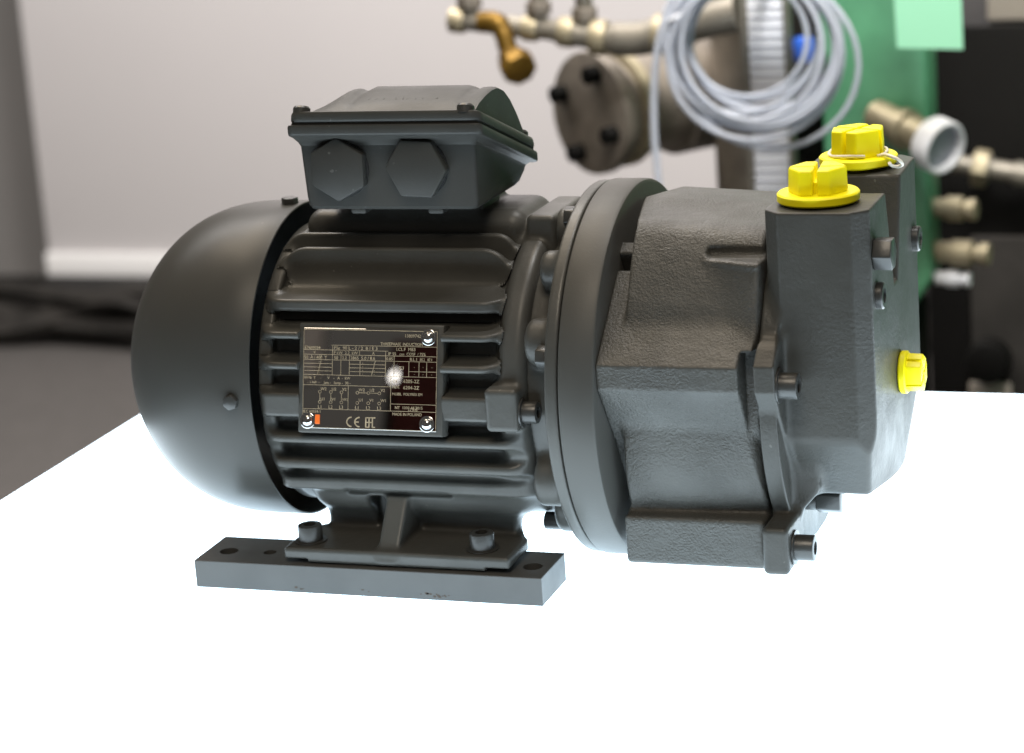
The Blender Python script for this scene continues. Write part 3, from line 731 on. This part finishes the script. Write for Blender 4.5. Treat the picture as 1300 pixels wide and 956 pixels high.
# bolts standing out of the end face
for p_, r_ in (((0.3729, 0.0400, 0.1575), 0.0068), ((0.3729, 0.1390, 0.1640), 0.0068)):
    bm = bmesh.new(); lathe(bm, [(0, 0), (r_, 0), (r_, 0.0030), (r_-0.0008, 0.0038), (r_*0.55, 0.0038), (r_*0.52, 0.0010), (0, 0.0010)], p_, (1, 0, 0), 32); fin_bm('end_bolt', bm, P, M_BOLT)
bm = bmesh.new(); hexa(bm, (0.3732, 0.0370, 0.1795), (1, 0, 0), 0.0150, 0, 0.0092, 0.0, 0.0006); fin_bm('end_plug', bm, P, M_BOLT)

# --- yellow transport caps
def yellow_cap(label, p, r, hr, hh, fl, axis=(0, 0, 1), roll=0.0, slots=4, name='transport_cap', small=False):
    t = thing(name, p, label, 'plastic cap', 'yellow transport caps on the pump ports')
    bm = bmesh.new(); c = 0.0008
    lathe(bm, [(0, 0), (r-c, 0), (r, c), (r, fl-c), (r-c, fl), (hr*0.5, fl), (0, fl)], p, axis, 64); fin_bm('cap_flange', bm, t, M_YEL)
    T = Matrix.Translation(Vector(p)) @ frame_to(axis) @ Matrix.Rotation(roll, 4, 'Z')
    # knob: hexagonal grip cut by crossing slots into lobes
    n = 4 if slots == 4 else 2
    gap = 0.0011 if not small else 0.0006
    bm = bmesh.new()
    R = hr/math.cos(math.pi/6)
    hexp = [Vector((R*math.cos(math.pi/3*k), R*math.sin(math.pi/3*k))) for k in range(6)]
    def clip(poly, nx, ny, d):
        out = []
        for i in range(len(poly)):
            a, b = poly[i], poly[(i+1) % len(poly)]; fa = a.x*nx + a.y*ny - d; fb = b.x*nx + b.y*ny - d
            if fa >= 0: out.append(a)
            if (fa >= 0) != (fb >= 0): out.append(a + (b-a)*(fa/(fa-fb)))
        return out
    for sx in (-1, 1):
        for sy in (-1, 1):
            q = clip(clip(hexp, sx, 0, gap), 0, sy, gap)
            lo = [bm.verts.new((v.x, v.y, fl-0.0003)) for v in q]; hi = [bm.verts.new((v.x*0.965, v.y*0.965, fl+hh)) for v in q]
            bm.faces.new(lo[::-1]); bm.faces.new(hi)
            for k in range(len(q)): bm.faces.new((lo[k], lo[(k+1) % len(q)], hi[(k+1) % len(q)], hi[k]))
    bmesh.ops.recalc_face_normals(bm, faces=bm.faces); bevel(bm, 0.0011 if not small else 0.0006, 3, 25)
    box(bm, -hr*0.62, hr*0.62, -hr*0.62, hr*0.62, fl-0.0005, fl+hh*0.45)
    bm.transform(T); fin_bm('grip', bm, t, M_YEL)
    bm = bmesh.new(); lathe(bm, [(0, -0.004), (hr*0.9, -0.004), (hr*0.9, 0.0), (0, 0)], p, axis, 32)
    fin_bm('threaded_neck', bm, t, M_YEL)
    return t
yellow_cap('near yellow cap on the front port of the pump, without any cord', (0.3440, 0.0455, 0.2046), 0.0206, 0.0136, 0.0125, 0.0048, roll=math.radians(6))
yellow_cap('far yellow cap with a pale cord looped round it, on the rear port', (0.3470, 0.1290, 0.2068), 0.0206, 0.0135, 0.0140, 0.0048, roll=math.radians(-22))
yellow_cap('small yellow cap screwed sideways into the end face of the pump', (0.3732, 0.0925, 0.1035), 0.0112, 0.0090, 0.0080, 0.0040, axis=(1, 0, 0), roll=math.radians(30), small=True)
pts = [(0.3255, 0.122, 0.2120), (0.333, 0.114, 0.2122)]
cx, cy = 0.3470, 0.1290
ring_ = [(cx+0.0152*math.cos(a), cy+0.0152*math.sin(a), 0.2128+0.0005*math.sin(3*a)) for a in [math.radians(k) for k in range(-35, 300, 15)]]
tail = [(0.368, 0.112, 0.2135), (0.372, 0.110, 0.2122), (0.3735, 0.112, 0.2095), (0.371, 0.114, 0.2078), (0.368, 0.1125, 0.2085), (0.3672, 0.110, 0.2105)]
bm = bmesh.new(); tube_mesh(bm, smooth_pts(tail[::-1] + [(0.3630, 0.1195, 0.2130)] + ring_, 4), 0.0009, 8)
o = fin_bm('cord_loop', bm, None, M_CORD, 80, origin=(cx, cy, 0.2128)); tag(o, 'thin pale cord tied round the far yellow cap', 'cord')

# ================================================================== the blurred machine behind the table
t = thing('black_cabinet', (0.3, 1.75, -0.9), 'tall black machine cabinet with a beige upper panel at the right edge', 'cabinet')
part_box('casing', t, M_BLACK, 0.115, 0.62, 1.56, 2.0, -0.899, 0.075, 0.004)
part_box('upper_panel', t, M_BEIGE, 0.185, 0.62, 1.575, 2.0, 0.077, 0.55, 0.004)
part_box('door', t, M_CAMO, 0.165, 0.60, 1.545, 1.559, -0.85, -0.155, 0.003)
part_lathe('knob', t, M_BLACK, rprof(0.024, 0, 0.03, 0.004), (0.186, 1.544, -0.290), (0, -1, 0), 24)
part_box('latch_plate', t, M_BEIGE, 0.162, 0.208, 1.536, 1.544, -0.372, -0.318, 0.002)
def fitting(t, name, p, axis, segs, m):
    pr = [(0, segs[0][1])]
    for r, h in segs: pr.append((r, h))
    pr.append((0, segs[-1][1])); return part_lathe(name, t, m, pr, p, axis, 24)
t = thing('brass_coupling', (0.20, 1.5, -0.09), 'dull brass hose coupling lying across the black cabinet at the right edge', 'pipe coupling')
fitting(t, 'coupling_body', (0.145, 1.52, -0.066), (0.94, 0, -0.16), [(0.010, 0), (0.010, 0.03), (0.016, 0.031), (0.016, 0.05), (0.011, 0.051), (0.011, 0.075), (0.014, 0.076), (0.014, 0.15)], M_GALV)
bm = bmesh.new(); hexa(bm, (0.176, 1.52, -0.0715), (0.94, 0, -0.16), 0.036, 0, 0.016, 0.1); fin_bm('nut', bm, t, M_NICK)

t = thing('green_tank', (0.135, 1.29, -0.9), 'green painted flat-sided tank with metal fittings on its right side, blurred behind the pump', 'tank')
bm = bmesh.new(); pr_ = [(0.077, 0.60), (0.077, -0.130), (0.090, -0.160), (0.158, -0.160), (0.1800, -0.128), (0.1845, 0.60)]
lo = [bm.verts.new((a, 1.235, b)) for a, b in pr_]; hi = [bm.verts.new((a, 1.290, b)) for a, b in pr_]
bm.faces.new(lo); bm.faces.new(hi[::-1])
for k in range(6): bm.faces.new((lo[k], hi[k], hi[(k+1) % 6], lo[(k+1) % 6]))
bmesh.ops.recalc_face_normals(bm, faces=bm.faces); bevel(bm, 0.006, 3, 20); fin_bm('shell', bm, t, M_GREEN)
part_lathe('pedestal', t, M_BLACK, rprof(0.03, -0.899, -0.155, 0.002), (0.135, 1.29, 0), n=24)
for z, L_, r, m_ in ((-0.0605, 0.042, 0.0125, M_NICK), (-0.1045, 0.054, 0.0130, M_NICK), (-0.131, 0.034, 0.0085, M_CAPW)):
    fitting(t, 'side_fitting', (0.180, 1.26, z), (1, -0.12, -0.02), [(r*0.8, 0), (r*0.8, L_*0.3), (r, L_*0.32), (r, L_*0.68), (r*0.62, L_*0.72), (r*0.62, L_*0.8), (r*0.85, L_*0.82), (r*0.85, L_)], m_)
st = fitting(t, 'stub_pipe', (0.148, 1.215, 0.0330), (0.80, -0.58, -0.24), [(0.016, -0.02), (0.016, 0.015), (0.020, 0.016), (0.020, 0.026), (0.017, 0.028), (0.017, 0.060)], M_NICK)
bm = bmesh.new(); lathe(bm, [(0.019, 0.055), (0.0250, 0.056), (0.0262, 0.059), (0.0262, 0.075), (0.0250, 0.077), (0.0225, 0.077), (0.0215, 0.075), (0.0215, 0.060)], (0.148, 1.215, 0.0330), (0.80, -0.58, -0.24), 40)
fin_bm('end_cap', bm, t, M_CAPW)
bm = bmesh.new(); lathe(bm, [(0, 0.069), (0.0215, 0.069)], (0.148, 1.215, 0.0330), (0.80, -0.58, -0.24), 40); fin_bm('cap_membrane', bm, t, M_CAPIN)

bm = bmesh.new(); x_ = [(0.1795, 0.1215), (0.2390, 0.1190), (0.2375, 0.30), (0.1740, 0.30)]
lo = [bm.verts.new((a, 1.1, b)) for a, b in x_]; hi = [bm.verts.new((a, 1.1006, b)) for a, b in x_]
bm.faces.new(lo); bm.faces.new(hi[::-1])
for k in range(4): bm.faces.new((lo[k], hi[k], hi[(k+1) % 4], lo[(k+1) % 4]))
tag(fin_bm('paper_sheet', bm, None, M_PAPER, origin=(0.21, 1.1, 0.2)), 'pale green sheet of paper hanging in front of the green tank at the top', 'paper')

t = thing('steel_column', (-0.012, 1.26, -0.9), 'weathered grey steel column behind the white gauge', 'column')
part_lathe('pipe', t, M_STEEL, rprof(0.034, -0.88, 0.5, 0.002), (-0.006, 1.27, 0), n=40)
part_box('back_plate', t, M_CAMO, 0.010, 0.105, 1.315, 1.33, -0.2, 0.5, 0.002)
part_lathe('foot_flange', t, M_STEEL, rprof(0.06, -0.899, -0.881, 0.002), (-0.006, 1.27, 0), n=40)
part_lathe('blue_knob', t, M_BLUE, [(0, 0), (0.0085, 0.0), (0.010, 0.003), (0.010, 0.02), (0.008, 0.023), (0, 0.023)], (0.0775, 1.17, 0.100), (0, 0, 1), 24)
part_box('knob_bracket', t, M_CAMO, 0.028, 0.084, 1.165, 1.30, 0.085, 0.0995, 0.002)
t = thing('level_gauge', (0.045, 1.15, -0.3), 'white upright level gauge with grey tick marks seen through the hose coil', 'gauge')
part_box('scale', t, M_WHITE, 0.0290, 0.0640, 1.150, 1.156, -0.16, 0.40, 0.001)
part_box('frame', t, M_GALV, 0.0235, 0.0285, 1.144, 1.162, -0.16, 0.40, 0.001)
part_box('frame', t, M_GALV, 0.0645, 0.0685, 1.144, 1.162, -0.16, 0.40, 0.001)
part_box('bracket', t, M_GALV, 0.0240, 0.0680, 1.157, 1.25, -0.155, -0.14, 0.001)
tk = None
for k in range(56):
    if tk is None: tk = part_box('tick', t, M_TICK, 0.0300, 0.0630, 1.1488, 1.1498, -0.150, -0.1483, 0)
    else:
        o = tk.copy(); COL.objects.link(o); o.parent = t; o.location = (0, 0, k*0.0092)

# coil of milky hose hung over the gauge: one path of many turns
t = thing('hose_coil', (0.050, 1.1, 0.2), 'coil of milky plastic hose hanging in loops over the white gauge', 'hose')
rnd = random.Random(3); pts = []; turns = 17; Nn = 40
rads = [rnd.uniform(0.053, 0.081) for _ in range(turns)] + [0.088]
for k in range(turns*Nn):
    i_ = k//Nn; fr = (k % Nn)/Nn; r = rads[i_]*(1-fr) + rads[i_+1]*fr; a = 2*math.pi*fr + math.pi/2
    cxx = 0.0555 + 0.008*math.sin(i_*2.1); pts.append((cxx + 1.06*r*math.cos(a), 1.075 + 0.020*math.sin(i_*1.7 + fr*2) - 0.012*math.sin(a*0.5), 0.196 + 0.003*math.sin(i_) - r + r*math.sin(a)))
bm = bmesh.new(); tube_mesh(bm, pts, 0.0027, 10); fin_bm('hose', bm, t, M_HOSE, 80)
bm = bmesh.new(); tube_mesh(bm, smooth_pts([(0.0, 1.06, 0.20), (-0.022, 1.06, 0.168), (-0.036, 1.06, 0.12), (-0.0415, 1.06, 0.06), (-0.040, 1.06, 0.0), (-0.037, 1.06, -0.10), (-0.034, 1.07, -0.25)], 8), 0.0036, 8); fin_bm('loose_end', bm, t, M_HOSE, 80)
bm = bmesh.new(); tube_mesh(bm, [(-0.012+0.012*math.cos(a), 1.07+0.028*math.sin(a), 0.1615+0.006*math.cos(a)) for a in [2*math.pi*k/20 for k in range(20)]], 0.0018, 6, closed=True); fin_bm('cable_tie', bm, t, M_CAPW)
part_lathe('hook', t, M_GALV, rprof(0.005, 0, 0.14, 0.001), (0.052, 1.04, 0.1865), (0, 1, 0), 16)

t = thing('flanged_valve', (-0.10, 1.28, -0.1), 'round steel flange with black bolts on a rusty cylinder, blurred behind the motor', 'flanged valve')
A_ = (0.58, 0.81, 0.0); c0 = Vector((-0.150, 1.20, 0.0475))
fl = part_lathe('flange', t, M_STEEL, rprof(0.0615, 0, 0.014, 0.002), c0, A_, 56)
part_lathe('cylinder', t, M_STEEL, [(0, 0.014), (0.056, 0.014), (0.056, 0.022), (0.050, 0.024), (0.050, 0.10), (0.057, 0.101), (0.057, 0.19), (0, 0.19)], c0, A_, 48)
part_lathe('brass_ring', t, M_NICK, [(0.050, 0.030), (0.0585, 0.031), (0.0585, 0.042), (0.050, 0.043)], c0, A_, 48)
T_ = Matrix.Translation(c0) @ frame_to(A_)
for k in range(8):
    a = math.radians(22.5 + 45*k)
    if k % 2: continue
    p = T_ @ Vector((0.044*math.cos(a), 0.044*math.sin(a), 0.001))
    bm = bmesh.new(); hexa(bm, p, (-A_[0], -A_[1], 0), 0.0165, 0, 0.014, 0.3); fin_bm('bolt', bm, fl, M_BLACK)
part_box('support', t, M_CAMO, -0.04, 0.04, 1.30, 1.42, -0.899, -0.02, 0.003)

t = thing('pipe_run', (-0.14, 1.15, 0.14), 'horizontal galvanised pipe with a brass drain cock hanging from it, above the round flange', 'pipe')
bm = bmesh.new(); tube_mesh(bm, smooth_pts([(-0.2700, 1.15, 0.1515), (-0.215, 1.15, 0.1440), (-0.166, 1.15, 0.1385), (-0.110, 1.15, 0.1290), (-0.070, 1.15, 0.1290), (-0.030, 1.15, 0.1400), (0.02, 1.15, 0.150)], 6), [0.0095]*7+[0.0105]*6+[0.0125]*6+[0.0165]*6+[0.0175]*12, 16); pp_ = fin_bm('main_pipe', bm, t, M_GALV)
for x, z, r in ((-0.262, 0.1500, 0.0125), (-0.187, 0.1405, 0.0128), (-0.150, 0.1360, 0.0150), (-0.118, 0.1300, 0.0175), (-0.055, 0.132, 0.0195), (-0.03, 0.1395, 0.0190)):
    part_lathe('collar', pp_, M_NICK, rprof(r, -0.008, 0.008, 0.002), (x, 1.15, z), (1, 0, -0.12), 20)
for x, z in ((-0.249, 0.155), (-0.178, 0.147), (-0.132, 0.140)):
    part_lathe('riser', t, M_GALV, rprof(0.0085, 0, 0.20, 0.001), (x, 1.15, z), (0.02, 0, 1), 16)
    part_lathe('riser_nut', t, M_STEEL, rprof(0.0125, 0, 0.014, 0.002), (x+0.0002, 1.15, z+0.006), (0.02, 0, 1), 6)
bm = bmesh.new(); tube_mesh(bm, smooth_pts([(-0.234, 1.142, 0.149), (-0.218, 1.138, 0.148), (-0.210, 1.135, 0.138), (-0.205, 1.132, 0.122), (-0.199, 1.13, 0.113), (-0.190, 1.128, 0.109)], 5), [0.011]*8+[0.0095]*8+[0.013]*10, 12); dc = fin_bm('drain_cock', bm, t, M_BRASS)
part_lathe('cock_nut', dc, M_BRASS, rprof(0.0175, 0, 0.018, 0.003), (-0.200, 1.132, 0.1115), (0.5, -0.6, -0.35), 8)

t = thing('green_casing', (1.0, 1.5, -0.9), 'green machine casing past the right edge, seen only reflected in the pump end face', 'machine casing')
part_box('side_panel', t, M_GREEN, 0.66, 1.80, 1.20, 1.9, -0.80, 0.45, 0.01)
part_box('base_frame', t, M_BLACK, 0.68, 1.78, 1.22, 1.88, -0.899, -0.801, 0.004)

# small hall lamp on a stand in front of the table, to the left of the camera; the name plate mirrors it
M_LAMP = mat('lamp_glow', (1, 1, 1), 0.5, emit=((1.0, 0.97, 0.93), 6))
t = thing('stand_lamp', (-1.086, -2.866, -0.9), 'small lit lamp on a thin stand, seen only mirrored in the name plate', 'lamp')
part_lathe('bulb', t, M_LAMP, [(0, -0.009), (0.004, -0.0075), (0.006, -0.0035), (0.005, 0.003), (0.003, 0.009), (0, 0.014)], (-1.086, -2.866, 0.820), (0.25, 0, 1), 20)
part_lathe('stand', t, M_BLACK, rprof(0.008, -0.88, 0.790, 0.001), (-1.09, -2.868, 0), n=16)
part_lathe('foot', t, M_BLACK, rprof(0.12, -0.899, -0.881, 0.003), (-1.09, -2.868, 0), n=32)

M_RED = mat('dark_red_stand_in', (0.055, 0.006, 0.005), 0.8, var=0.1)
tag(part_box('red_reflection_stand_in', None, M_RED, -1.80, -1.58, -4.55, -4.53, -0.3, 1.32, 0.002, origin=(-1.69, -4.54, -0.3)), 'dark red stand-in added in front for the reddish reflection in the name plate', 'stand-in sheet')  # unseen red sheet, added to tint what the plate reflects
tag(part_box('grey_reflection_stand_in', None, M_PANEL, -2.25, -1.90, -4.35, -4.32, 1.16, 1.75, 0.002, origin=(-2.1, -4.33, 1.16)), 'pale grey stand-in added in front for the grey reflection in the name plate', 'board')  # unseen pale sheet, added to give the plate a grey reflection
